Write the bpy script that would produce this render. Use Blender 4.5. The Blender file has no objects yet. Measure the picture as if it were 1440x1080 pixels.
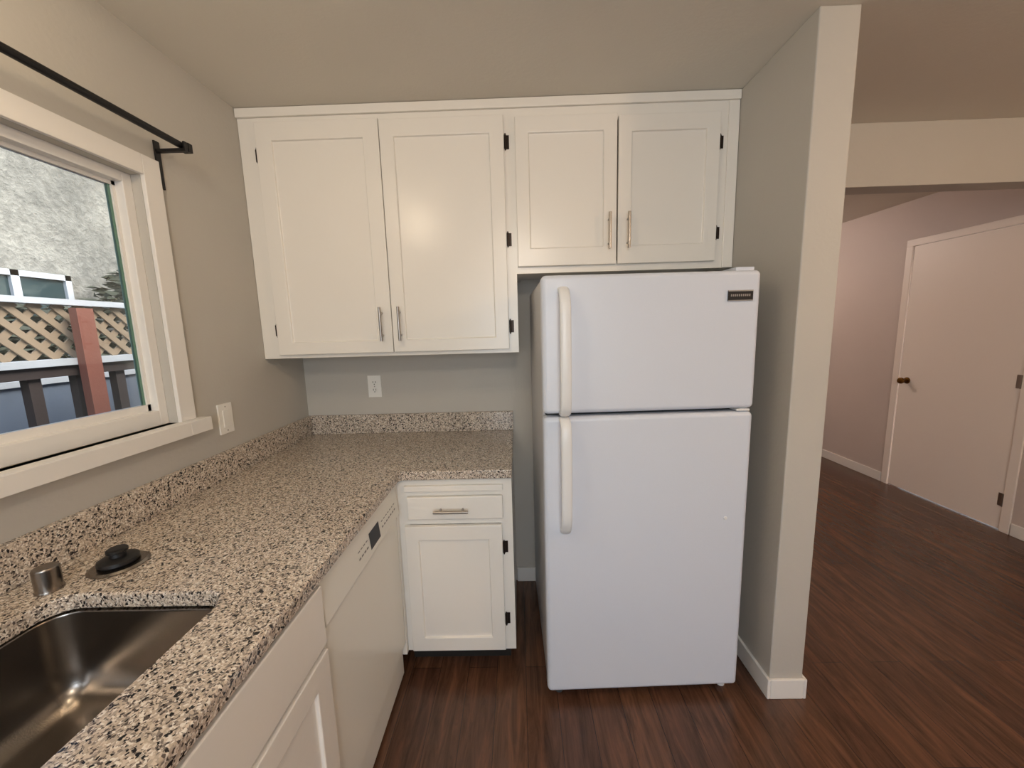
import bpy, bmesh, math, random
from mathutils import Vector, Matrix
random.seed(7)
scene = bpy.context.scene
COL = scene.collection

# ------------------------------------------------------------------ helpers
def lin(c):
    c = c/255.0
    return c/12.92 if c <= 0.04045 else ((c+0.055)/1.055)**2.4
def rgb(r, g, b): return (lin(r), lin(g), lin(b), 1.0)

def new_mat(name):
    m = bpy.data.materials.new(name); m.use_nodes = True
    nt = m.node_tree; b = nt.nodes['Principled BSDF']
    return m, nt, b
def N(nt, t, **kw):
    n = nt.nodes.new(t)
    for k, v in kw.items(): setattr(n, k, v)
    return n
def coords(nt, scale=(1, 1, 1), rot=(0, 0, 0)):
    g = N(nt, 'ShaderNodeNewGeometry'); mp = N(nt, 'ShaderNodeMapping')
    mp.inputs['Scale'].default_value = scale; mp.inputs['Rotation'].default_value = rot
    nt.links.new(g.outputs['Position'], mp.inputs['Vector']); return mp.outputs[0]
def ramp(nt, stops, interp='LINEAR'):
    r = N(nt, 'ShaderNodeValToRGB'); r.color_ramp.interpolation = interp
    e = r.color_ramp.elements
    while len(e) < len(stops): e.new(0.5)
    for i, (p, c) in enumerate(stops): e[i].position = p; e[i].color = c
    return r
def mixc(nt, fac, a, b, mode='MIX'):
    m = N(nt, 'ShaderNodeMix', data_type='RGBA', blend_type=mode)
    for s, v in ((0, fac), (6, a), (7, b)):
        if hasattr(v, 'is_output') or hasattr(v, 'links'): nt.links.new(v, m.inputs[s])
        else: m.inputs[s].default_value = v
    return m.outputs[2]
def paint(name, c, rough=0.5, bump=0.0, bscale=120, metallic=0.0, var=0.0, coat=0.0):
    m, nt, b = new_mat(name)
    b.inputs['Base Color'].default_value = c
    b.inputs['Roughness'].default_value = rough; b.inputs['Metallic'].default_value = metallic
    b.inputs['Coat Weight'].default_value = coat
    co = coords(nt)
    if var > 0:
        n = N(nt, 'ShaderNodeTexNoise'); n.inputs['Scale'].default_value = 2.5; n.inputs['Detail'].default_value = 4
        nt.links.new(co, n.inputs['Vector'])
        d = tuple(x*(1-var) for x in c[:3])+(1,); l = tuple(min(1, x*(1+var)) for x in c[:3])+(1,)
        r = ramp(nt, [(0.3, d), (0.7, l)]); nt.links.new(n.outputs[0], r.inputs[0]); nt.links.new(r.outputs[0], b.inputs['Base Color'])
    if bump > 0:
        n = N(nt, 'ShaderNodeTexNoise'); n.inputs['Scale'].default_value = bscale; n.inputs['Detail'].default_value = 3
        nt.links.new(co, n.inputs['Vector'])
        bp = N(nt, 'ShaderNodeBump'); bp.inputs['Strength'].default_value = bump; bp.inputs['Distance'].default_value = 0.004
        nt.links.new(n.outputs[0], bp.inputs['Height']); nt.links.new(bp.outputs[0], b.inputs['Normal'])
    return m

M = {}
M['wall'] = paint('wall_paint', rgb(190, 186, 178), 0.6, 0.15, 70, var=0.02)
M['wall_far'] = paint('wall_paint_pink_beige', rgb(204, 191, 184), 0.6, 0.15, 70, var=0.02)
M['ceil'] = paint('ceiling_paint', rgb(218, 212, 200), 0.8, 0.15, 90, var=0.02)
M['trim'] = paint('trim_white', rgb(232, 229, 224), 0.4, 0.05, 60)
M['cab'] = paint('cabinet_white_paint', rgb(236, 232, 224), 0.26, 0.10, 30, var=0.01)
M['cab_in'] = paint('cabinet_carcass', rgb(150, 140, 125), 0.7)
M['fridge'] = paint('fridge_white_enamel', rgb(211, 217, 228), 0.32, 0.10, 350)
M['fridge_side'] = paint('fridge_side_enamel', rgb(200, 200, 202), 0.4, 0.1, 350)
M['handle_w'] = paint('handle_white_plastic', rgb(226, 227, 227), 0.3)
M['dw'] = paint('dishwasher_white', rgb(233, 232, 224), 0.28)
M['gasket'] = paint('grey_gasket', rgb(60, 62, 64), 0.7)
M['label'] = paint('grey_print', rgb(130, 130, 128), 0.6)
M['black'] = paint('black_rubber', rgb(18, 18, 20), 0.4)
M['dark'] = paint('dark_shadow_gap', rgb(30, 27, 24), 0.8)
M['bronze'] = paint('dark_bronze', rgb(48, 38, 32), 0.4, metallic=0.7)
M['nickel'] = paint('brushed_nickel', rgb(160, 154, 148), 0.28, metallic=1.0)
M['steel'] = paint('stainless_steel', rgb(150, 143, 136), 0.27, metallic=1.0, bump=0.05, bscale=300)
M['brass'] = paint('aged_brass', rgb(120, 85, 40), 0.3, metallic=0.9)
M['rod'] = paint('black_rod_metal', rgb(28, 27, 28), 0.4, metallic=0.4)
M['plate'] = paint('switch_plate_white', rgb(238, 236, 230), 0.35)
M['vinyl'] = paint('vinyl_window_white', rgb(232, 230, 226), 0.35)
M['badge'] = paint('badge_dark', rgb(60, 60, 62), 0.3, metallic=0.6)
M['silver'] = paint('badge_silver', rgb(190, 190, 190), 0.3, metallic=0.8)
M['display'] = paint('display_navy', rgb(14, 18, 36), 0.5)
M['door'] = paint('door_paint', rgb(240, 230, 221), 0.45, 0.04, 50)
M['gseal'] = paint('glass_seal_green', rgb(95, 135, 120), 0.4)
M['lattice'] = paint('lattice_wood', rgb(140, 122, 102), 0.8, 0.3, 60, var=0.1)
M['rail_w'] = paint('weathered_white_rail', rgb(178, 182, 188), 0.7, 0.3, 60, var=0.1)
M['post'] = paint('redwood_post', rgb(128, 76, 62), 0.7, 0.3, 60, var=0.1)
M['baluster'] = paint('dark_baluster', rgb(56, 46, 44), 0.7, 0.2, 60, var=0.1)
M['bluewall'] = paint('shade_blue_grey', rgb(106, 116, 132), 0.8, 0.2, 40, var=0.15)  # bluish shade behind the balusters, put into the colour
M['ground'] = paint('outdoor_concrete', rgb(110, 114, 120), 0.9, 0.3, 30, var=0.1)
M['leaf'] = paint('dark_leaves', rgb(48, 54, 42), 0.7, 0.4, 30, var=0.3)
M['nglass'] = paint('dark_window_glass', rgb(46, 62, 66), 0.15)

# stucco
m, nt, b = new_mat('rough_stucco'); co = coords(nt)
n1 = N(nt, 'ShaderNodeTexNoise'); n1.inputs['Scale'].default_value = 1.6; n1.inputs['Detail'].default_value = 6
n2 = N(nt, 'ShaderNodeTexNoise'); n2.inputs['Scale'].default_value = 14; n2.inputs['Detail'].default_value = 8; n2.inputs['Roughness'].default_value = 0.7
nt.links.new(co, n1.inputs['Vector']); nt.links.new(co, n2.inputs['Vector'])
r = ramp(nt, [(0.3, rgb(132, 130, 124)), (0.7, rgb(174, 170, 161))]); nt.links.new(n1.outputs[0], r.inputs[0])
r2 = ramp(nt, [(0.4, (0.6, 0.6, 0.6, 1)), (0.62, (1, 1, 1, 1))]); nt.links.new(n2.outputs[0], r2.inputs[0])
o = mixc(nt, 0.85, r.outputs[0], r2.outputs[0], 'MULTIPLY'); nt.links.new(o, b.inputs['Base Color'])
bp = N(nt, 'ShaderNodeBump'); bp.inputs['Strength'].default_value = 1; bp.inputs['Distance'].default_value = 0.05
nt.links.new(n2.outputs[0], bp.inputs['Height']); nt.links.new(bp.outputs[0], b.inputs['Normal']); b.inputs['Roughness'].default_value = 0.95
M['stucco'] = m

# granite
m, nt, b = new_mat('speckled_granite'); co = coords(nt)
nz = N(nt, 'ShaderNodeTexNoise'); nz.inputs['Scale'].default_value = 90; nz.inputs['Detail'].default_value = 3
nt.links.new(co, nz.inputs['Vector'])
dist = N(nt, 'ShaderNodeVectorMath', operation='SCALE'); dist.inputs['Scale'].default_value = 0.009
nt.links.new(nz.outputs['Color'], dist.inputs[0])
ad = N(nt, 'ShaderNodeVectorMath', operation='ADD'); nt.links.new(co, ad.inputs[0]); nt.links.new(dist.outputs[0], ad.inputs[1])
def vor(scale):
    v = N(nt, 'ShaderNodeTexVoronoi'); v.inputs['Scale'].default_value = scale; nt.links.new(ad.outputs[0], v.inputs['Vector'])
    s = N(nt, 'ShaderNodeSeparateColor'); nt.links.new(v.outputs['Color'], s.inputs[0]); return s
s1 = vor(310); s2 = vor(215)
r1 = ramp(nt, [(0, rgb(136, 126, 117)), (0.15, rgb(186, 171, 154)), (0.42, rgb(208, 193, 176)), (0.68, rgb(172, 160, 148)), (0.82, rgb(228, 220, 208))], 'CONSTANT')
nt.links.new(s1.outputs[0], r1.inputs[0])
r2 = ramp(nt, [(0, (1, 1, 1, 1)), (0.10, (0, 0, 0, 1))], 'CONSTANT'); nt.links.new(s2.outputs[1], r2.inputs[0])
o = mixc(nt, r2.outputs[0], r1.outputs[0], rgb(42, 40, 41))
r3 = ramp(nt, [(0, (1, 1, 1, 1)), (0.12, (0, 0, 0, 1))], 'CONSTANT'); nt.links.new(s1.outputs[2], r3.inputs[0])
o = mixc(nt, r3.outputs[0], o, rgb(90, 81, 76))
nt.links.new(o, b.inputs['Base Color']); b.inputs['Roughness'].default_value = 0.16
M['granite'] = m

# floor planks (run along Y)
m, nt, b = new_mat('dark_wood_planks'); co = coords(nt, rot=(0, 0, math.radians(90)))
br = N(nt, 'ShaderNodeTexBrick'); br.offset = 0.37
br.inputs['Scale'].default_value = 1; br.inputs['Brick Width'].default_value = 1.1; br.inputs['Row Height'].default_value = 0.125
br.inputs['Mortar Size'].default_value = 0.0011; br.inputs['Mortar Smooth'].default_value = 0.2
br.inputs['Color1'].default_value = rgb(98, 68, 50); br.inputs['Color2'].default_value = rgb(82, 56, 43); br.inputs['Mortar'].default_value = rgb(42, 30, 24)
nt.links.new(co, br.inputs['Vector'])
cs = coords(nt, scale=(20, 2.2, 1))
g1 = N(nt, 'ShaderNodeTexNoise'); g1.inputs['Scale'].default_value = 1.4; g1.inputs['Detail'].default_value = 9; g1.inputs['Roughness'].default_value = 0.7; g1.inputs['Distortion'].default_value = 0.9
nt.links.new(cs, g1.inputs['Vector'])
gr = ramp(nt, [(0.32, (0.34, 0.32, 0.30, 1)), (0.52, (0.95, 0.95, 0.95, 1)), (0.72, (1.7, 1.55, 1.4, 1))]); nt.links.new(g1.outputs[0], gr.inputs[0])
o = mixc(nt, 0.9, br.outputs[0], gr.outputs[0], 'MULTIPLY')
nt.links.new(o, b.inputs['Base Color']); b.inputs['Roughness'].default_value = 0.27
bp = N(nt, 'ShaderNodeBump'); bp.inputs['Strength'].default_value = 0.15; bp.inputs['Distance'].default_value = 0.002
nt.links.new(g1.outputs[0], bp.inputs['Height']); nt.links.new(bp.outputs[0], b.inputs['Normal'])
M['floor'] = m

# clear glass pane
m, nt, b = new_mat('clear_glass'); nt.nodes.remove(b)
tr = N(nt, 'ShaderNodeBsdfTransparent'); gl = N(nt, 'ShaderNodeBsdfGlossy'); gl.inputs['Roughness'].default_value = 0.02
fr = N(nt, 'ShaderNodeFresnel'); fr.inputs['IOR'].default_value = 1.35
tr.inputs[0].default_value = (0.93, 0.97, 0.96, 1)
ms = N(nt, 'ShaderNodeMixShader'); nt.links.new(fr.outputs[0], ms.inputs[0]); nt.links.new(tr.outputs[0], ms.inputs[1]); nt.links.new(gl.outputs[0], ms.inputs[2])
nt.links.new(ms.outputs[0], nt.nodes['Material Output'].inputs[0]); M['glass'] = m
def emis(name, c, s):
    m, nt, b = new_mat(name); b.inputs['Base Color'].default_value = c
    b.inputs['Emission Color'].default_value = c; b.inputs['Emission Strength'].default_value = s; return m
M['lampglass'] = emis('lamp_glass_warm', (1, 0.82, 0.6, 1), 7)

# ------------------------------------------------------------------ mesh builder
class MB:
    def __init__(s): s.bm = bmesh.new(); s.mats = []
    def mi(s, k):
        if k not in s.mats: s.mats.append(k)
        return s.mats.index(k)
    def face(s, vs, k):
        try:
            f = s.bm.faces.new(vs); f.material_index = s.mi(k); return f
        except ValueError: return None
    def box(s, x0, x1, y0, y1, z0, z1, k, mat=None):
        P = [(x0, y0, z0), (x1, y0, z0), (x1, y1, z0), (x0, y1, z0), (x0, y0, z1), (x1, y0, z1), (x1, y1, z1), (x0, y1, z1)]
        if mat is not None: P = [mat @ Vector(p) for p in P]
        v = [s.bm.verts.new(p) for p in P]
        for f in ((0, 3, 2, 1), (4, 5, 6, 7), (0, 1, 5, 4), (1, 2, 6, 5), (2, 3, 7, 6), (3, 0, 4, 7)): s.face([v[i] for i in f], k)
        return s
    def shaker(s, u0, u1, z0, z1, front, k, mode='y', th=0.02, st=0.06, rt=0.065, rb=0.055, dp=0.009):
        def V(u, d, z):
            return s.bm.verts.new((u, front+d, z) if mode == 'y' else (front-d, u, z))
        O = [V(u0, 0, z0), V(u1, 0, z0), V(u1, 0, z1), V(u0, 0, z1)]
        a0, a1, b0, b1 = u0+st, u1-st, z0+rb, z1-rt
        I = [V(a0, 0, b0), V(a1, 0, b0), V(a1, 0, b1), V(a0, 0, b1)]
        e = 0.002
        J = [V(a0+e, dp, b0+e), V(a1-e, dp, b0+e), V(a1-e, dp, b1-e), V(a0+e, dp, b1-e)]
        B = [V(u0, th, z0), V(u1, th, z0), V(u1, th, z1), V(u0, th, z1)]
        for i in range(4):
            j = (i+1) % 4
            s.face([O[i], O[j], I[j], I[i]], k); s.face([I[i], I[j], J[j], J[i]], k); s.face([O[j], O[i], B[i], B[j]], k)
        s.face(J, k); s.face(B[::-1], k); return s
    def cyl(s, p0, p1, r, k, seg=20, r1=None):
        p0, p1 = Vector(p0), Vector(p1); r1 = r if r1 is None else r1
        d = (p1-p0).normalized(); a = d.orthogonal().normalized(); c = d.cross(a)
        A, B = [], []
        for i in range(seg):
            t = 2*math.pi*i/seg; o = a*math.cos(t)+c*math.sin(t)
            A.append(s.bm.verts.new(p0+o*r)); B.append(s.bm.verts.new(p1+o*r1))
        for i in range(seg):
            j = (i+1) % seg; s.face([A[i], A[j], B[j], B[i]], k)
        s.face(A[::-1], k); s.face(B, k); return s
    def lathe(s, c, prof, k, seg=32, axis='z'):
        rings = []
        for (r, h) in prof:
            ring = []
            for i in range(seg):
                t = 2*math.pi*i/seg
                if axis == 'z': p = (c[0]+r*math.cos(t), c[1]+r*math.sin(t), c[2]+h)
                elif axis == 'x': p = (c[0]+h, c[1]+r*math.cos(t), c[2]+r*math.sin(t))
                ring.append(s.bm.verts.new(p))
            rings.append(ring)
        for a, b2 in zip(rings, rings[1:]):
            for i in range(seg):
                j = (i+1) % seg; s.face([a[i], a[j], b2[j], b2[i]], k)
        s.face(rings[0][::-1], k); s.face(rings[-1], k); return s
    def sweep(s, pts, xc, wx, wn, k, seg=12):
        rings = []
        for i, (y, z) in enumerate(pts):
            a = Vector(pts[max(i-1, 0)]); b2 = Vector(pts[min(i+1, len(pts)-1)]); t = (b2-a).normalized(); nrm = Vector((-t.y, t.x))
            ring = []
            for q in range(seg):
                th = 2*math.pi*q/seg; cx, sx = math.cos(th), math.sin(th)
                ex = math.copysign(abs(cx)**0.7, cx)*wx/2; en = math.copysign(abs(sx)**0.7, sx)*wn/2
                ring.append(s.bm.verts.new((xc+ex, y+nrm.x*en, z+nrm.y*en)))
            rings.append(ring)
        for a, b2 in zip(rings, rings[1:]):
            for i in range(seg):
                j = (i+1) % seg; s.face([a[i], a[j], b2[j], b2[i]], k)
        s.face(rings[0][::-1], k); s.face(rings[-1], k); return s
    def obj(s, name, bevel=0.0, seg=2, smooth=False, parent=None, base=True, solidify=0):
        bmesh.ops.recalc_face_normals(s.bm, faces=s.bm.faces)
        xs = [v.co for v in s.bm.verts]
        mn = Vector((min(v.x for v in xs), min(v.y for v in xs), min(v.z for v in xs))); mx = Vector((max(v.x for v in xs), max(v.y for v in xs), max(v.z for v in xs)))
        o = Vector(((mn.x+mx.x)/2, (mn.y+mx.y)/2, mn.z))
        for v in s.bm.verts: v.co -= o
        me = bpy.data.meshes.new(name); s.bm.to_mesh(me); s.bm.free()
        for k in s.mats: me.materials.append(M[k])
        ob = bpy.data.objects.new(name, me); COL.objects.link(ob); ob.location = o
        if smooth:
            for p in me.polygons: p.use_smooth = True
        if bevel > 0:
            md = ob.modifiers.new('bev', 'BEVEL'); md.width = bevel; md.segments = seg; md.limit_method = 'ANGLE'; md.angle_limit = math.radians(40)
        if smooth or bevel > 0.004:
            for p in me.polygons: p.use_smooth = True
            md = ob.modifiers.new('wn', 'WEIGHTED_NORMAL'); md.keep_sharp = True
            if bevel == 0: me.set_sharp_from_angle(angle=math.radians(40))
        if parent: setp(ob, parent)
        return ob
def setp(ob, parent):
    ob.parent = parent; ob.matrix_parent_inverse = Matrix.Translation(parent.location).inverted()
def empty(name, loc):
    e = bpy.data.objects.new(name, None); e.location = loc; e.empty_display_size = 0.1; COL.objects.link(e); return e

# ------------------------------------------------------------------ dimensions
XL, YB, YC, ZC = -1.181, 2.100, 1.782, 2.440
XP, XQ, YP = 0.962, 1.090, 1.355
XR, YH, ZH = 3.308, 2.096, 2.140
ZT, CX, CY = 0.923, -0.489, 1.472
XE = -0.035
YF0, YFAR = -2.3, 6.0

# ------------------------------------------------------------------ room shell
MB().box(XL-0.12, XR+0.12, YF0-0.12, YFAR+0.12, -0.1, 0, 'floor').obj('floor')
MB().box(XL-0.12, XR+0.12, YF0-0.12, YFAR+0.12, ZC, ZC+0.1, 'ceil').obj('ceiling')
WY0, WY1, WZ0, WZ1 = -0.35, 1.285, 1.19, 1.995
w = MB()
w.box(XL-0.12, XL, YF0, WY0, 0, ZC, 'wall'); w.box(XL-0.12, XL, WY1, YB+0.12, 0, ZC, 'wall')
w.box(XL-0.12, XL, WY0, WY1, 0, WZ0, 'wall'); w.box(XL-0.12, XL, WY0, WY1, WZ1, ZC, 'wall')
w.obj('wall_left')
MB().box(XL, XP, YB, YB+0.12, 0, ZC, 'wall').obj('wall_back')
MB().box(XP, XQ, YP, YB+0.12, 0, ZC, 'wall').obj('wall_partition', bevel=0.004)
MB().box(XQ, XR, YH, YH+0.12, ZH, ZC, 'wall').obj('wall_header', bevel=0.003)
MB().box(XP, XQ, YB+0.12, YFAR, 0, ZC, 'wall_far').obj('wall_hall')
MB().box(XP, XR, YFAR, YFAR+0.12, 0, ZC, 'wall_far').obj('wall_far')
DY0, DY1, DZ = 2.546, 3.357, 2.06
w = MB(); w.box(XR, XR+0.12, YF0, DY0-0.012, 0, ZC, 'wall_far'); w.box(XR, XR+0.12, DY1+0.012, YFAR, 0, ZC, 'wall_far'); w.box(XR, XR+0.12, DY0-0.012, DY1+0.012, DZ+0.012, ZC, 'wall_far')
w.obj('wall_right')
VX0, VX1, VZ0, VZ1 = -0.6, 0.9, 0.95, 2.05
w = MB(); w.box(XL-0.12, VX0, YF0-0.12, YF0, 0, ZC, 'wall'); w.box(VX1, XR+0.12, YF0-0.12, YF0, 0, ZC, 'wall')
w.box(VX0, VX1, YF0-0.12, YF0, 0, VZ0, 'wall'); w.box(VX0, VX1, YF0-0.12, YF0, VZ1, ZC, 'wall'); w.obj('wall_front')

bh, bt = 0.085, 0.012
def bb(name, *bs):
    q = MB()
    for x in bs: q.box(*x, 0.0, bh, 'trim')
    q.obj(name, bevel=0.003)
bb('baseboard_partition', (XP-bt, XP, YP-bt, YB-0.001), (XP, XQ, YP-bt, YP), (XQ, XQ+bt, YP-bt, YFAR-0.001))
bb('baseboard_back', (XE+0.001, XP-bt-0.001, YB-bt, YB))
bb('baseboard_right', (XR-bt, XR, YF0+0.001, DY0-0.065), (XR-bt, XR, DY1+0.065, YFAR-bt))
bb('baseboard_far', (XQ+bt, XR-bt-0.001, YFAR-bt, YFAR))

# ------------------------------------------------------------------ left window
win = empty('window_1', (XL-0.05, (WY0+WY1)/2, WZ0))
q = MB()
cz = 0.062; ct = 0.014
q.box(XL, XL+ct, WY1, WY1+cz, WZ0, WZ1+cz, 'trim'); q.box(XL, XL+ct, WY0-cz, WY0, WZ0, WZ1+cz, 'trim'); q.box(XL, XL+ct, WY0, WY1, WZ1, WZ1+cz, 'trim')
q.box(XL-0.03, XL+0.045, WY0, WY1, WZ0-0.048, WZ0, 'trim')
q.box(XL, XL+0.045, WY0-cz-0.03, WY0, WZ0-0.048, WZ0, 'trim'); q.box(XL, XL+0.045, WY1, WY1+cz+0.03, WZ0-0.048, WZ0, 'trim')
o = q.obj('casing_and_sill', bevel=0.002, parent=win)
q = MB(); fx0, fx1 = XL-0.075, XL-0.03; fw = 0.03
q.box(fx0, fx1, WY0, WY0+fw, WZ0, WZ1, 'vinyl'); q.box(fx0, fx1, WY1-fw, WY1, WZ0, WZ1, 'vinyl')
q.box(fx0, fx1, WY0+fw, WY1-fw, WZ0, WZ0+0.05, 'vinyl'); q.box(fx0, fx1, WY0+fw, WY1-fw, WZ1-fw, WZ1, 'vinyl')
q.obj('vinyl_frame', bevel=0.002, parent=win)
q = MB(); ym = 0.45
for (a, b2, xo) in ((WY0+fw, ym+0.02, 0), (ym-0.02, WY1-fw, -0.012)):
    x0, x1 = XL-0.062+xo, XL-0.044+xo; sw = 0.018
    q.box(x0, x1, a, a+sw, WZ0+0.05, WZ1-fw, 'vinyl'); q.box(x0, x1, b2-sw*0.6, b2, WZ0+0.05, WZ1-fw, 'vinyl')
    q.box(x0, x1, a, b2, WZ0+0.05, WZ0+0.072, 'vinyl'); q.box(x0, x1, a, b2, WZ1-fw-0.012, WZ1-fw, 'vinyl')
    q.box(x0+0.004, x1-0.006, b2-sw*0.6-0.008, b2-sw*0.6, WZ0+0.072, WZ1-fw-0.012, 'gseal')
    q.box(x0+0.007, x0+0.011, a+sw, b2-sw*0.6, WZ0+0.072, WZ1-fw-0.012, 'glass')
q.obj('sashes_and_glass', parent=win)

win2 = empty('added_window', ((VX0+VX1)/2, YF0-0.05, VZ0))  # unseen window, added behind the camera to let in extra light
q = MB(); y0, y1 = YF0-0.08, YF0-0.03
q.box(VX0, VX0+0.04, y0, y1, VZ0, VZ1, 'vinyl'); q.box(VX1-0.04, VX1, y0, y1, VZ0, VZ1, 'vinyl'); q.box(VX0+0.04, VX1-0.04, y0, y1, VZ0, VZ0+0.05, 'vinyl')
q.box(VX0+0.04, VX1-0.04, y0, y1, VZ1-0.04, VZ1, 'vinyl'); q.box(0.13, 0.17, y0, y1, VZ0+0.05, VZ1-0.04, 'vinyl')
q.box(VX0+0.04, VX1-0.04, y0+0.02, y0+0.024, VZ0+0.05, VZ1-0.04, 'glass')
q.obj('frame', parent=win2)

# ------------------------------------------------------------------ curtain rod
rx, rz = XL+0.085, 2.11
q = MB(); q.cyl((rx, -0.6, rz), (rx, 1.372, rz), 0.0105, 'rod', 16)
q.box(rx-0.014, rx+0.014, 1.372, 1.39, rz-0.014, rz+0.014, 'rod'); q.box(rx-0.014, rx+0.014, -0.618, -0.6, rz-0.014, rz+0.014, 'rod')
for y in (1.358, -0.5):
    q.box(XL, XL+0.006, y-0.010, y+0.010, 1.975, rz+0.015, 'rod')
    q.box(XL+0.006, rx+0.018, y-0.007, y+0.007, rz-0.021, rz-0.011, 'rod')
    q.box(rx+0.011, rx+0.018, y-0.007, y+0.007, rz-0.011, rz+0.010, 'rod')
q.obj('curtain_rod', bevel=0.001)

# ------------------------------------------------------------------ wall plates
q = MB(); y, z = 1.495, 1.155
q.box(XL, XL+0.006, y-0.036, y+0.036, z-0.06, z+0.06, 'plate'); q.box(XL+0.006, XL+0.010, y-0.017, y+0.017, z-0.034, z+0.034, 'plate')
q.cyl((XL+0.006, y, z+0.048), (XL+0.0075, y, z+0.048), 0.003, 'nickel', 10); q.cyl((XL+0.006, y, z-0.048), (XL+0.0075, y, z-0.048), 0.003, 'nickel', 10)
q.obj('light_switch', bevel=0.002)
q = MB(); x, z = -0.795, 1.185
q.box(x-0.036, x+0.036, YB-0.006, YB, z-0.06, z+0.06, 'plate')
for dz in (-0.021, 0.021):
    q.cyl((x, YB-0.008, z+dz), (x, YB-0.006, z+dz), 0.0165, 'plate', 24)
    q.box(x-0.008, x-0.0055, YB-0.0088, YB-0.008, z+dz-0.002, z+dz+0.008, 'black'); q.box(x+0.0055, x+0.008, YB-0.0088, YB-0.008, z+dz-0.002, z+dz+0.008, 'black')
    q.cyl((x, YB-0.0088, z+dz-0.009), (x, YB-0.008, z+dz-0.009), 0.0028, 'black', 10)
q.cyl((x, YB-0.008, z), (x, YB-0.006, z), 0.003, 'nickel', 10)
q.obj('electrical_outlet')

# ------------------------------------------------------------------ hardware helpers
def bar_handle(parent, x, y, z0, z1, horiz=False, name='handle', out=0.03):
    q = MB()
    if not horiz:
        q.cyl((x, y-out, z0), (x, y-out, z1), 0.006, 'nickel', 14)
        for z in (z0+0.025, z1-0.025): q.cyl((x, y, z), (x, y-out, z), 0.0045, 'nickel', 12)
    else:
        q.cyl((z0, y-out, x), (z1, y-out, x), 0.006, 'nickel', 14)
        for u in (z0+0.025, z1-0.025): q.cyl((u, y, x), (u, y-out, x), 0.0045, 'nickel', 12)
    q.obj(name, smooth=True, parent=parent)
def hinge(q, x, y, z, side, h=0.05):
    q.cyl((x, y-0.005, z-h/2), (x, y-0.005, z+h/2), 0.005, 'bronze', 12)
    q.cyl((x, y-0.005, z-h/2-0.006), (x, y-0.005, z+h/2+0.006), 0.0028, 'bronze', 8)
    a, b2 = (x, x+0.016) if side > 0 else (x-0.010, x)
    q.box(a, b2, y-0.001, y+0.0015, z-h/2, z+h/2, 'bronze')

# ------------------------------------------------------------------ wall cabinets
def cabinet_door(parent, name, *a, **kw):
    q = MB(); q.shaker(*a, **kw); return q.obj(name, bevel=0.0025, parent=parent)
XS = 0.006
Z1B, Z2B = 1.371, 1.722
XA = XL+0.002
c1 = empty('wall_cabinet', ((XL+XS)/2, (YC+YB)/2, Z1B))
q = MB()
q.box(XA, XA+0.018, YC+0.02, YB-0.001, Z1B+0.02, ZC-0.002, 'cab'); q.box(XS-0.018, XS, YC+0.02, YB-0.001, Z1B, ZC-0.002, 'cab')
q.box(XA+0.018, XS-0.018, YC+0.02, YB-0.001, Z1B+0.02, Z1B+0.035, 'cab'); q.box(XA+0.018, XS-0.018, YB-0.01, YB-0.001, Z1B+0.035, ZC-0.002, 'cab_in')
q.box(XA+0.018, XS-0.018, YC+0.02, YB-0.01, ZC-0.02, ZC-0.002, 'cab')
q.obj('carcass', parent=c1)
q = MB()
q.box(XA, XS, YC, YC+0.02, 2.36, ZC-0.002, 'cab'); q.box(XA, XS, YC, YC+0.02, Z1B, Z1B+0.04, 'cab')
q.box(XA, -1.075, YC, YC+0.02, Z1B+0.04, 2.36, 'cab'); q.box(-0.05, XS, YC, YC+0.02, Z1B+0.04, 2.36, 'cab')
q.obj('face_frame', parent=c1)
XB = XS; XC = XP-0.002
q = MB(); q.box(XA, XC, YC-0.014, YC-0.0002, 2.402, ZC-0.002, 'cab'); q.obj('top_moulding', bevel=0.002, parent=c1)
yd = YC-0.021
cabinet_door(c1, 'door_left', -1.098, -0.568, 1.388, 2.378, yd, 'cab', st=0.068, rt=0.075, rb=0.055)
cabinet_door(c1, 'door_right', -0.565, -0.037, 1.388, 2.372, yd, 'cab', st=0.060, rt=0.07, rb=0.055)
bar_handle(c1, -0.610, yd, 1.44, 1.59, name='handle_left'); bar_handle(c1, -0.527, yd, 1.44, 1.59, name='handle_right')
q = MB()
for z in (1.50, 2.25): hinge(q, -1.103, YC-0.004, z, -1, 0.05)
for z in (1.49, 1.87, 2.27): hinge(q, -0.030, YC-0.002, z, 1, 0.055)
q.obj('hinges', parent=c1)

c2 = empty('wall_cabinet', ((XS+XP)/2, (YC+YB)/2, Z2B))
q = MB()
q.box(XB, XB+0.018, YC+0.02, YB-0.001, Z2B, ZC-0.002, 'cab'); q.box(XC-0.018, XC, YC+0.02, YB-0.001, Z2B, ZC-0.002, 'cab')
q.box(XB+0.018, XC-0.018, YC+0.02, YB-0.001, Z2B+0.01, Z2B+0.025, 'cab'); q.box(XB+0.018, XC-0.018, YC+0.02, YB-0.01, ZC-0.02, ZC-0.002, 'cab')
q.box(XB+0.018, XC-0.018, YB-0.01, YB-0.001, Z2B+0.025, ZC-0.02, 'cab_in'); q.obj('carcass', parent=c2)
q = MB()
q.box(XB, XC, YC, YC+0.02, 2.345, ZC-0.002, 'cab'); q.box(XB, XC, YC, YC+0.02, Z2B, Z2B+0.045, 'cab')
q.box(XB, 0.03, YC, YC+0.02, Z2B+0.045, 2.345, 'cab'); q.box(0.87, XC, YC, YC+0.02, Z2B+0.045, 2.345, 'cab')
q.obj('face_frame', parent=c2)
q = MB(); q.box(XC-0.045, XC, YC-0.006, YC-0.0002, Z2B, 2.4015, 'cab'); q.obj('side_moulding', bevel=0.002, parent=c2)
cabinet_door(c2, 'door_left', 0.012, 0.444, 1.750, 2.362, yd, 'cab', st=0.056, rt=0.065, rb=0.075)
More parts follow.
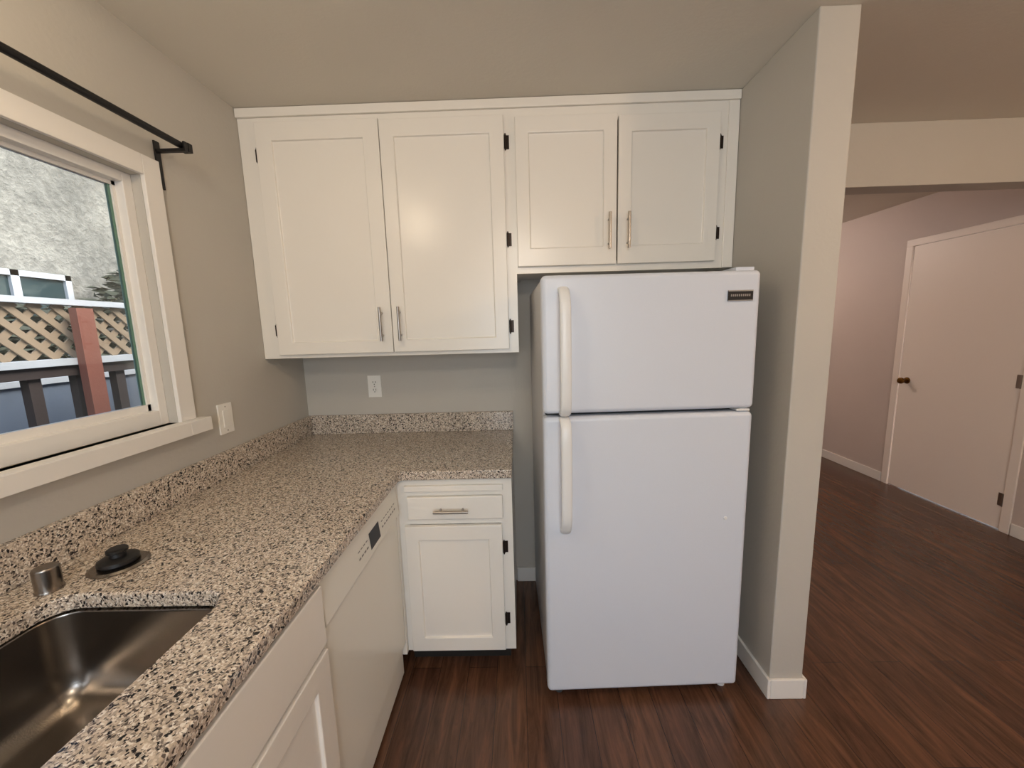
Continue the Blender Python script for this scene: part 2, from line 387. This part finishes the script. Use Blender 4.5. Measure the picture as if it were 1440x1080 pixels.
cabinet_door(c2, 'door_right', 0.450, 0.876, 1.750, 2.354, yd, 'cab', st=0.056, rt=0.065, rb=0.075)
bar_handle(c2, 0.410, yd, 1.81, 1.96, name='handle_left'); bar_handle(c2, 0.492, yd, 1.81, 1.96, name='handle_right')
q = MB()
for z in (1.87, 2.24): hinge(q, 0.882, YC-0.002, z, 1, 0.05)
q.obj('hinges', parent=c2)

# ------------------------------------------------------------------ base cabinet (drawer stack at the back)
ZU = ZT-0.038-0.001
FY = CY+0.025
FX = CX-0.025
c3 = empty('base_cabinet', (-0.26, 1.8, 0))
q = MB()
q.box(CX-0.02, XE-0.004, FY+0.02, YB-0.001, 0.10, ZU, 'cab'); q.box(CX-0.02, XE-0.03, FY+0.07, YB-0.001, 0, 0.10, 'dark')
q.obj('carcass', parent=c3)
q = MB()
q.box(CX-0.02, CX+0.02, FY, FY+0.02, 0.10, ZU, 'cab'); q.box(-0.085, XE-0.004, FY, FY+0.02, 0.10, ZU, 'cab')
q.box(CX+0.02, -0.085, FY, FY+0.02, ZU-0.075, ZU, 'cab'); q.box(CX+0.02, -0.085, FY, FY+0.02, 0.685, 0.715, 'cab'); q.box(CX+0.02, -0.085, FY, FY+0.02, 0.10, 0.13, 'cab')
q.box(FX-0.03, CX-0.0205, 1.474, FY+0.02, 0.10, ZU, 'cab')
q.obj('face_frame', parent=c3)
q = MB(); q.box(-0.478, -0.076, FY-0.016, FY-0.0002, 0.832, 0.856, 'cab'); q.obj('pull_out_board', bevel=0.002, parent=c3)
q = MB(); q.box(-0.468, -0.077, FY-0.019, FY-0.001, 0.712, 0.810, 'cab'); q.obj('drawer_front', bevel=0.004, parent=c3)
cabinet_door(c3, 'door', -0.484, -0.083, 0.112, 0.684, FY-0.0205, 'cab', st=0.055, rt=0.062, rb=0.062)
bar_handle(c3, 0.758, FY-0.019, -0.355, -0.215, horiz=True)
q = MB()
for z in (0.25, 0.58): hinge(q, -0.077, FY-0.002, z, 1, 0.05)
q.obj('hinges', parent=c3)

# ------------------------------------------------------------------ dishwasher
d = empty('dishwasher', (-0.8, 1.17, 0))
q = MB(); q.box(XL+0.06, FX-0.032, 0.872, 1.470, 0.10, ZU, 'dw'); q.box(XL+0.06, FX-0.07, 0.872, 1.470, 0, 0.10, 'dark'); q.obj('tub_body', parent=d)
q = MB(); q.box(FX-0.028, FX+0.004, 0.868, 1.468, 0.165, 0.735, 'dw'); q.obj('door_panel', bevel=0.006, seg=3, parent=d)
q = MB()
prof = [(FX-0.028, 0.742), (FX+0.012, 0.742), (FX+0.016, 0.752), (FX+0.004, ZU-0.012), (FX-0.004, ZU-0.003), (FX-0.028, ZU-0.003)]
A = [q.bm.verts.new((x, 0.868, z)) for x, z in prof]; B = [q.bm.verts.new((x, 1.468, z)) for x, z in prof]
for i in range(len(prof)):
    j = (i+1) % len(prof); q.face([A[i], A[j], B[j], B[i]], 'dw')
q.face(A, 'dw'); q.face(B[::-1], 'dw'); q.obj('control_panel', bevel=0.003, parent=d)
q = MB(); q.box(FX-0.028, FX-0.004, 0.872, 1.466, 0.735, 0.742, 'gasket')
q.box(FX-0.05, FX-0.012, 0.872, 1.466, 0.02, 0.158, 'dw'); q.obj('kick_plate', bevel=0.002, parent=d)
q = MB()
def on_panel(y0, y1, z0, z1, k):
    def px(z): return FX+0.016-0.012*(z-0.752)/(ZU-0.012-0.752)+0.0006
    v = [q.bm.verts.new(p) for p in ((px(z0), y0, z0), (px(z0), y1, z0), (px(z1), y1, z1), (px(z1), y0, z1))]; q.face(v, k)
on_panel(1.175, 1.262, 0.768, 0.825, 'display')
for i in range(4):
    on_panel(1.085+i*0.020, 1.099+i*0.020, 0.786, 0.792, 'label'); on_panel(1.085+i*0.020, 1.099+i*0.020, 0.810, 0.814, 'label')
for i in range(7):
    on_panel(1.285+i*0.022, 1.299+i*0.022, 0.786, 0.792, 'label'); on_panel(1.285+i*0.022, 1.299+i*0.022, 0.808, 0.812, 'label')
q.obj('display_and_buttons', parent=d)

# ------------------------------------------------------------------ sink base cabinet
c4 = empty('base_cabinet', (-0.8, 0.3, 0))
q = MB()
q.box(XL+0.001, XL+0.02, -0.30, 0.86, 0.10, ZU, 'cab'); q.box(XL+0.02, FX-0.02, 0.842, 0.862, 0.10, ZU, 'cab'); q.box(XL+0.02, FX-0.02, -0.30, -0.28, 0.10, ZU, 'cab')
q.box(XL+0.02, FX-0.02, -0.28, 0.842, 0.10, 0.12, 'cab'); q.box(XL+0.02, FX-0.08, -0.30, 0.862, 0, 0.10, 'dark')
q.box(XL+0.02, FX-0.02, -1.5, -0.31, 0, ZU, 'cab')
q.obj('carcass', parent=c4)
q = MB(); q.box(FX-0.02, FX, -1.5, 0.864, ZU-0.02, ZU, 'cab'); q.box(FX-0.02, FX, -1.5, 0.864, 0.685, 0.72, 'cab'); q.box(FX-0.02, FX, -1.5, 0.864, 0.10, 0.13, 'cab')
q.box(FX-0.02, FX, 0.835, 0.864, 0.13, ZU-0.02, 'cab'); q.box(FX-0.02, FX, 0.26, 0.30, 0.13, ZU-0.02, 'cab'); q.box(FX-0.02, FX, -0.32, -0.28, 0.13, ZU-0.02, 'cab')
q.obj('face_frame', parent=c4)
q = MB(); q.box(FX+0.001, FX+0.02, 0.285, 0.855, 0.715, ZU-0.012, 'cab'); q.box(FX+0.001, FX+0.02, -0.30, 0.275, 0.715, ZU-0.012, 'cab'); q.obj('false_drawer_front', bevel=0.003, parent=c4)
cabinet_door(c4, 'door_right', 0.285, 0.855, 0.112, 0.700, FX+0.0205, 'cab', mode='x', st=0.062, rt=0.065, rb=0.065)
cabinet_door(c4, 'door_left', -0.30, 0.275, 0.112, 0.700, FX+0.0205, 'cab', mode='x', st=0.062, rt=0.065, rb=0.065)

# ------------------------------------------------------------------ granite countertop with sink cut-out
def rrect(x0, x1, y0, y1, r, seg=8):
    P = []
    for (cx, cy, a0) in ((x1-r, y1-r, 0), (x0+r, y1-r, 90), (x0+r, y0+r, 180), (x1-r, y0+r, 270)):
        for i in range(seg+1):
            a = math.radians(a0+90*i/seg); P.append((cx+r*math.cos(a), cy+r*math.sin(a)))
    return P
SX0, SX1, SY0, SY1, SR = -1.04, -0.645, -0.02, 0.768, 0.06
q = MB(); bm = q.bm; q.mi('granite')
outer = [(XL+0.001, YB-0.001), (XL+0.001, -1.5), (CX, -1.5), (CX, CY-0.02), (CX+0.006, CY-0.006), (CX+0.02, CY), (XE, CY), (XE, YB-0.001)]
inner = rrect(SX0, SX1, SY0, SY1, SR)
zt, zb = ZT, ZT-0.038
edges = []
for loop in (outer, inner):
    vs = [bm.verts.new((x, y, zt)) for x, y in loop]
    edges += [bm.edges.new((vs[i], vs[(i+1) % len(vs)])) for i in range(len(vs))]
res = bmesh.ops.triangle_fill(bm, edges=edges, use_beauty=True, use_dissolve=False)
fs = [f for f in bm.faces]
ext = bmesh.ops.extrude_face_region(bm, geom=fs)
for v in [g for g in ext['geom'] if isinstance(g, bmesh.types.BMVert)]: v.co.z = zb
top = empty('granite_countertop', (-0.7, 0.8, zb))
q.obj('slab', bevel=0.006, seg=3, parent=top)
q = MB()
q.box(XL+0.001, XL+0.021, -1.5, YB-0.001, ZT+0.0005, 1.029, 'granite'); q.box(XL+0.0215, XE, YB-0.021, YB-0.001, ZT+0.0005, 1.029, 'granite')
q.obj('backsplash', bevel=0.002, parent=top)

# ------------------------------------------------------------------ stainless undermount sink
q = MB(); bm = q.bm
lv = [(-0.02, zb-0.002, SR), (0.003, zb-0.002, SR), (0.005, zb-0.006, SR), (0.009, zb-0.13, SR), (0.016, zb-0.165, SR), (0.035, zb-0.188, SR), (0.065, zb-0.196, 0.05)]
rings = []
for (ins, z, r) in lv:
    rr = max(r-ins, 0.02)
    rings.append([bm.verts.new((x, y, z)) for x, y in rrect(SX0+ins, SX1-ins, SY0+ins, SY1-ins, rr)])
for a, b2 in zip(rings, rings[1:]):
    n = len(a)
    for i in range(n): q.face([a[i], a[(i+1) % n], b2[(i+1) % n], b2[i]], 'steel')
cx, cy = (SX0+SX1)/2, (SY0+SY1)/2
n = len(rings[-1]); dr = []
for v in rings[-1]:
    a = math.atan2(v.co.y-cy, v.co.x-cx); dr.append(bm.verts.new((cx+0.045*math.cos(a), cy+0.045*math.sin(a), zb-0.203)))
for i in range(n): q.face([rings[-1][i], rings[-1][(i+1) % n], dr[(i+1) % n], dr[i]], 'steel')
dr2 = [bm.verts.new((cx+(v.co.x-cx)*0.75, cy+(v.co.y-cy)*0.75, zb-0.215)) for v in dr]
for i in range(n): q.face([dr[i], dr[(i+1) % n], dr2[(i+1) % n], dr2[i]], 'steel')
q.face(dr2, 'gasket')
q.obj('kitchen_sink', smooth=True)

q = MB(); c = (-1.005, 0.873, ZT+0.0005)
q.lathe(c, [(0.056, 0), (0.058, 0.003), (0.052, 0.007), (0.044, 0.006), (0.040, 0.008)], 'steel')
q.lathe(c, [(0.036, 0.008), (0.040, 0.012), (0.039, 0.020), (0.030, 0.025), (0.017, 0.026), (0.016, 0.034), (0.021, 0.037), (0.021, 0.043), (0.017, 0.046)], 'black')
q.obj('sink_stopper', smooth=True)
q = MB(); c = (-1.072, 0.783, ZT+0.0005)
q.lathe(c, [(0.024, 0), (0.024, 0.004), (0.0225, 0.006), (0.0225, 0.052), (0.020, 0.056), (0.010, 0.057)], 'steel')
q.obj('air_gap_cap', smooth=True)

# ------------------------------------------------------------------ refrigerator
fx, fy = 0.086, 1.348; W = 0.76; zt_, zb_ = 1.656, 0.031; zs = 1.165
fr = empty('refrigerator', (fx, fy, 0))
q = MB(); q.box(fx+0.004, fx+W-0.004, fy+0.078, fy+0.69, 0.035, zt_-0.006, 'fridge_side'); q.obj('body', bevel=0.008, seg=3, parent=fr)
q = MB(); q.box(fx+0.015, fx+W-0.015, fy+0.064, fy+0.078, 0.05, zt_-0.02, 'gasket'); q.obj('door_gasket', parent=fr)
q = MB(); q.box(fx, fx+W, fy, fy+0.066, zs+0.006, zt_, 'fridge'); q.obj('freezer_door', bevel=0.018, seg=5, parent=fr)
q = MB(); q.box(fx, fx+W, fy, fy+0.066, zb_+0.006, zs-0.006, 'fridge'); q.obj('main_door', bevel=0.018, seg=5, parent=fr)
q = MB(); hx = fx+0.074
up = [(0.004, 1.607), (-0.018, 1.600), (-0.036, 1.585), (-0.048, 1.56), (-0.054, 1.52), (-0.056, 1.40), (-0.055, 1.25), (-0.050, 1.205), (-0.040, 1.187), (-0.02, 1.178), (0.004, 1.176)]
lo = [(0.004, 1.153), (-0.02, 1.151), (-0.040, 1.143), (-0.050, 1.125), (-0.055, 1.08), (-0.056, 0.96), (-0.054, 0.84), (-0.050, 0.79), (-0.038, 0.755), (-0.018, 0.735), (0.004, 0.727)]
for P in (up, lo): q.sweep([(fy+a, z) for a, z in P], hx, 0.038, 0.022, 'handle_w', 16)
q.obj('handles', smooth=True, parent=fr)
q = MB(); bx = fx+0.643; q.box(bx, bx+0.086, fy-0.004, fy, 1.552, 1.588, 'badge'); q.box(bx, bx+0.086, fy-0.0048, fy-0.004, 1.584, 1.588, 'silver'); q.box(bx, bx+0.086, fy-0.0048, fy-0.004, 1.552, 1.555, 'silver')
for i in range(10): q.box(bx+0.009+i*0.007, bx+0.013+i*0.007, fy-0.0046, fy-0.004, 1.567, 1.575, 'silver')
q.obj('name_badge', parent=fr)
q = MB(); q.box(fx+W-0.075, fx+W-0.01, fy+0.03, fy+0.12, zt_, zt_+0.014, 'fridge'); q.cyl((fx+W-0.03, fy+0.035, zs-0.006), (fx+W-0.03, fy+0.035, zs+0.006), 0.02, 'handle_w')
q.box(fx+W-0.06, fx+W-0.012, fy+0.006, fy+0.06, zs-0.004, zs+0.004, 'handle_w')
q.cyl((fx+W-0.085, fy-0.004, 0.755), (fx+W-0.085, fy, 0.755), 0.007, 'handle_w', 16)
q.obj('hinges', bevel=0.002, parent=fr)
q = MB(); q.box(fx+0.03, fx+W-0.03, fy+0.07, fy+0.10, 0.012, 0.036, 'gasket')
for x in (fx+0.05, fx+W-0.04):
    for y in (fy+0.05, fy+0.62): q.cyl((x, y, 0.0), (x, y, 0.045), 0.016, 'handle_w' if (y < fy+0.1 and x > fx+0.3) else 'gasket')
q.obj('feet_and_grille', parent=fr)
fr.rotation_euler[2] = math.atan2(0.022, 0.76)

# ------------------------------------------------------------------ hall door
dd = empty('door_1', (XR+0.02, (DY0+DY1)/2, 0))
q = MB(); q.box(XR-0.002, XR+0.036, DY0, DY1, 0.008, DZ, 'door'); q.obj('slab', bevel=0.002, parent=dd)
q = MB(); cw = 0.045
q.box(XR-0.012, XR, DY0-0.012-cw, DY0-0.004, 0, DZ+0.004, 'door'); q.box(XR-0.012, XR, DY1+0.004, DY1+0.012+cw, 0, DZ+0.004, 'door'); q.box(XR-0.012, XR, DY0-0.012-cw, DY1+0.012+cw, DZ+0.004, DZ+0.012+cw, 'door')
q.obj('casing', bevel=0.002, parent=dd)
q = MB(); q.lathe((XR-0.002, DY1-0.065, 0.95), [(0.028, 0), (0.026, -0.006), (0.011, -0.01), (0.011, -0.03), (0.022, -0.038), (0.027, -0.05), (0.024, -0.062), (0.012, -0.068)], 'brass', 24, 'x'); q.obj('knob', smooth=True, parent=dd)
q = MB()
for z in (0.22, 1.04, 1.84): q.cyl((XR-0.008, DY0-0.001, z-0.045), (XR-0.008, DY0-0.001, z+0.045), 0.007, 'nickel', 12); q.box(XR-0.004, XR-0.002, DY0, DY0+0.03, z-0.045, z+0.045, 'nickel')
q.obj('hinges', parent=dd)

# ------------------------------------------------------------------ outdoors
MB().box(-6, XL-0.12, -4, 9, -0.15, -0.05, 'ground').obj('ground')
q = MB(); NX = -4.4; KK = 0.8
q.box(NX-0.3, NX, -3, 9, -0.05, 3.55, 'stucco')
q.obj('wall_neighbour')
nb = empty('neighbour_window', (NX, 4, 1.3))
q = MB(); wy0, wy1, wz0, wz1 = 2.2, 3.82, 1.3, 1.478+0.79*KK
q.box(NX, NX+0.02, wy0, wy1, wz0, wz1, 'nglass')
for (a, b2, c_, e_) in ((wy0, wy0+0.05, wz0, wz1), (wy1-0.05, wy1, wz0, wz1), (wy0, wy1, wz1-0.05, wz1), (wy0, wy1, wz0, wz0+0.05), (3.36, 3.42, wz0, wz1)): q.box(NX+0.02, NX+0.05, a, b2, c_, e_, 'rail_w')
q.obj('pane_and_frame', parent=nb)
fe = empty('lattice_fence', (-2.8, 2.5, -0.05)); FXX = -2.8
q = MB(); lz0, lz1, ly0, ly1 = 1.38, 1.70, 0.2, 5.4
for sgn, xo in ((1, 0), (-1, 0.012)):
    k = -3.0
    while k < 10:
        ya, yb = k, k+sgn*(lz1-lz0)
        if min(ya, yb) > ly0 and max(ya, yb) < ly1:
            L = math.hypot(yb-ya, lz1-lz0); mt = Matrix.Translation((FXX+xo, (ya+yb)/2, (lz0+lz1)/2)) @ Matrix.Rotation(math.atan2(lz1-lz0, yb-ya), 4, 'X')
            q.box(-0.005, 0.005, -L/2, L/2, -0.018, 0.018, 'lattice', mt)
        k += 0.115
q.obj('lattice', parent=fe)
q = MB(); q.box(FXX-0.04, FXX+0.05, ly0, ly1, 1.70, 1.735, 'rail_w'); q.box(FXX-0.05, FXX+0.07, ly0, ly1, 1.335, 1.375, 'rail_w'); q.obj('rails', parent=fe)
q = MB(); q.box(FXX-0.04, FXX+0.05, ly0, ly1, 1.27, 1.334, 'baluster'); y = ly0
while y < ly1: q.box(FXX-0.02, FXX+0.03, y, y+0.06, -0.05, 1.27, 'baluster'); y += 0.24
q.obj('balusters', parent=fe)
q = MB()
for y in (0.8, 2.35, 3.9): q.box(FXX+0.071, FXX+0.12, y, y+0.095, -0.05, 1.68, 'post')
q.obj('posts', parent=fe)
q = MB(); q.box(-3.45, -3.40, -2, 8, -0.05, 1.18, 'bluewall'); q.box(-3.47, -3.38, -2, 8, 1.18, 1.22, 'rail_w')  # blue-grey sheet standing in for the shadowed wall behind the balusters
q.obj('low_shade_wall')
# one dark hedge with an uneven top, seen through and just above the lattice
sh = MB(); sh.mi('leaf')
for i in range(5200):
    yy = random.uniform(1.6, 5.2)
    bump = 0.42*math.exp(-((yy-4.05)/0.28)**2)
    zz = random.uniform(0.2, 1.78+bump)
    p = Vector((-4.0+random.uniform(-0.15, 0.15), yy, zz))
    mt = Matrix.Translation(p) @ Matrix.Rotation(random.random()*6, 4, 'Z') @ Matrix.Rotation(random.random()*3, 4, 'X')
    v = [sh.bm.verts.new(mt @ (Vector(c)*1.3)) for c in ((-0.06, 0, 0), (0, -0.025, 0.015), (0.06, 0, 0), (0, 0.025, 0.015))]; sh.face(v, 'leaf')
for k in range(8): sh.cyl((-4.0, 1.8+k*0.45, -0.05), (-4.0, 1.8+k*0.45, 1.5), 0.02, 'baluster', 8)
sh.obj('hedge')

# ------------------------------------------------------------------ lamps
def fixture(name, x, y, r, power, color):
    e = empty(name, (x, y, ZC-0.06))
    q = MB(); q.lathe((x, y, ZC-0.001), [(r, 0), (r, -0.02), (r*0.96, -0.025)], 'nickel'); q.obj('base_ring', smooth=True, parent=e)
    q = MB(); q.lathe((x, y, ZC-0.027), [(r*0.92, 0), (r*0.86, -0.03), (r*0.6, -0.055), (r*0.2, -0.065)], 'lampglass'); q.obj('glass_bowl', smooth=True, parent=e)
    l = bpy.data.lights.new(name+'_bulb', 'POINT'); l.shadow_soft_size = 0.07; l.energy = power; l.color = color
    lo = bpy.data.objects.new('bulb', l); lo.location = (x, y, ZC-0.18); COL.objects.link(lo); setp(lo, e)
fixture('added_hall_light', -0.72, 0.50, 0.12, 7, (1.0, 0.80, 0.56))
fixture('added_hall_light', 0.1, -0.9, 0.17, 28, (1.0, 0.88, 0.74))
fixture('added_hall_light', 2.3, 0.2, 0.17, 33, (1.0, 0.68, 0.41))
fixture('added_hall_light', 2.1, 4.6, 0.15, 25, (1.0, 0.82, 0.73))  # unseen fixture added to brighten the far hall
def fill_light(name, loc, rot, sx, sy, power, color, parent):
    l = bpy.data.lights.new(name, 'AREA'); l.shape = 'RECTANGLE'; l.size = sx; l.size_y = sy; l.energy = power; l.color = color
    lo = bpy.data.objects.new(name, l); lo.location = loc; lo.rotation_euler = rot; COL.objects.link(lo); setp(lo, parent)
fill_light('fill_light', ((VX0+VX1)/2, YF0-0.015, (VZ0+VZ1)/2), (math.radians(90), 0, 0), VX1-VX0, VZ1-VZ0, 30, (0.82, 0.90, 1.0), win2)  # area light added in the made-up window, fills the room from behind

# sky
wd = bpy.data.worlds.new('sky'); scene.world = wd; wd.use_nodes = True; nt = wd.node_tree
sky = nt.nodes.new('ShaderNodeTexSky'); sky.sky_type = 'NISHITA'; sky.sun_disc = False; sky.sun_elevation = math.radians(50); sky.sun_rotation = math.radians(90); sky.air_density = 1.0; sky.dust_density = 4
nt.links.new(sky.outputs[0], nt.nodes['Background'].inputs[0]); nt.nodes['Background'].inputs[1].default_value = 0.78

# ------------------------------------------------------------------ camera
y, p, r = math.radians(-0.973), math.radians(8.136), math.radians(1.622)
Rz = Matrix(((math.cos(y), -math.sin(y), 0), (math.sin(y), math.cos(y), 0), (0, 0, 1)))
B = Matrix(((1, 0, 0), (0, math.sin(p), math.cos(p)), (0, -math.cos(p), math.sin(p))))
Rr = Matrix(((math.cos(r), -math.sin(r), 0), (math.sin(r), math.cos(r), 0), (0, 0, 1)))
R = Rr @ B @ Rz
cam = bpy.data.cameras.new('camera'); co = bpy.data.objects.new('camera', cam); COL.objects.link(co)
cam.sensor_width = 36; cam.lens = 541.474/1440*36; cam.clip_start = 0.02
mw = R.transposed().to_4x4(); mw.translation = (0, 0, 1.478); co.matrix_world = mw
scene.camera = co
scene.view_settings.view_transform = 'Standard'
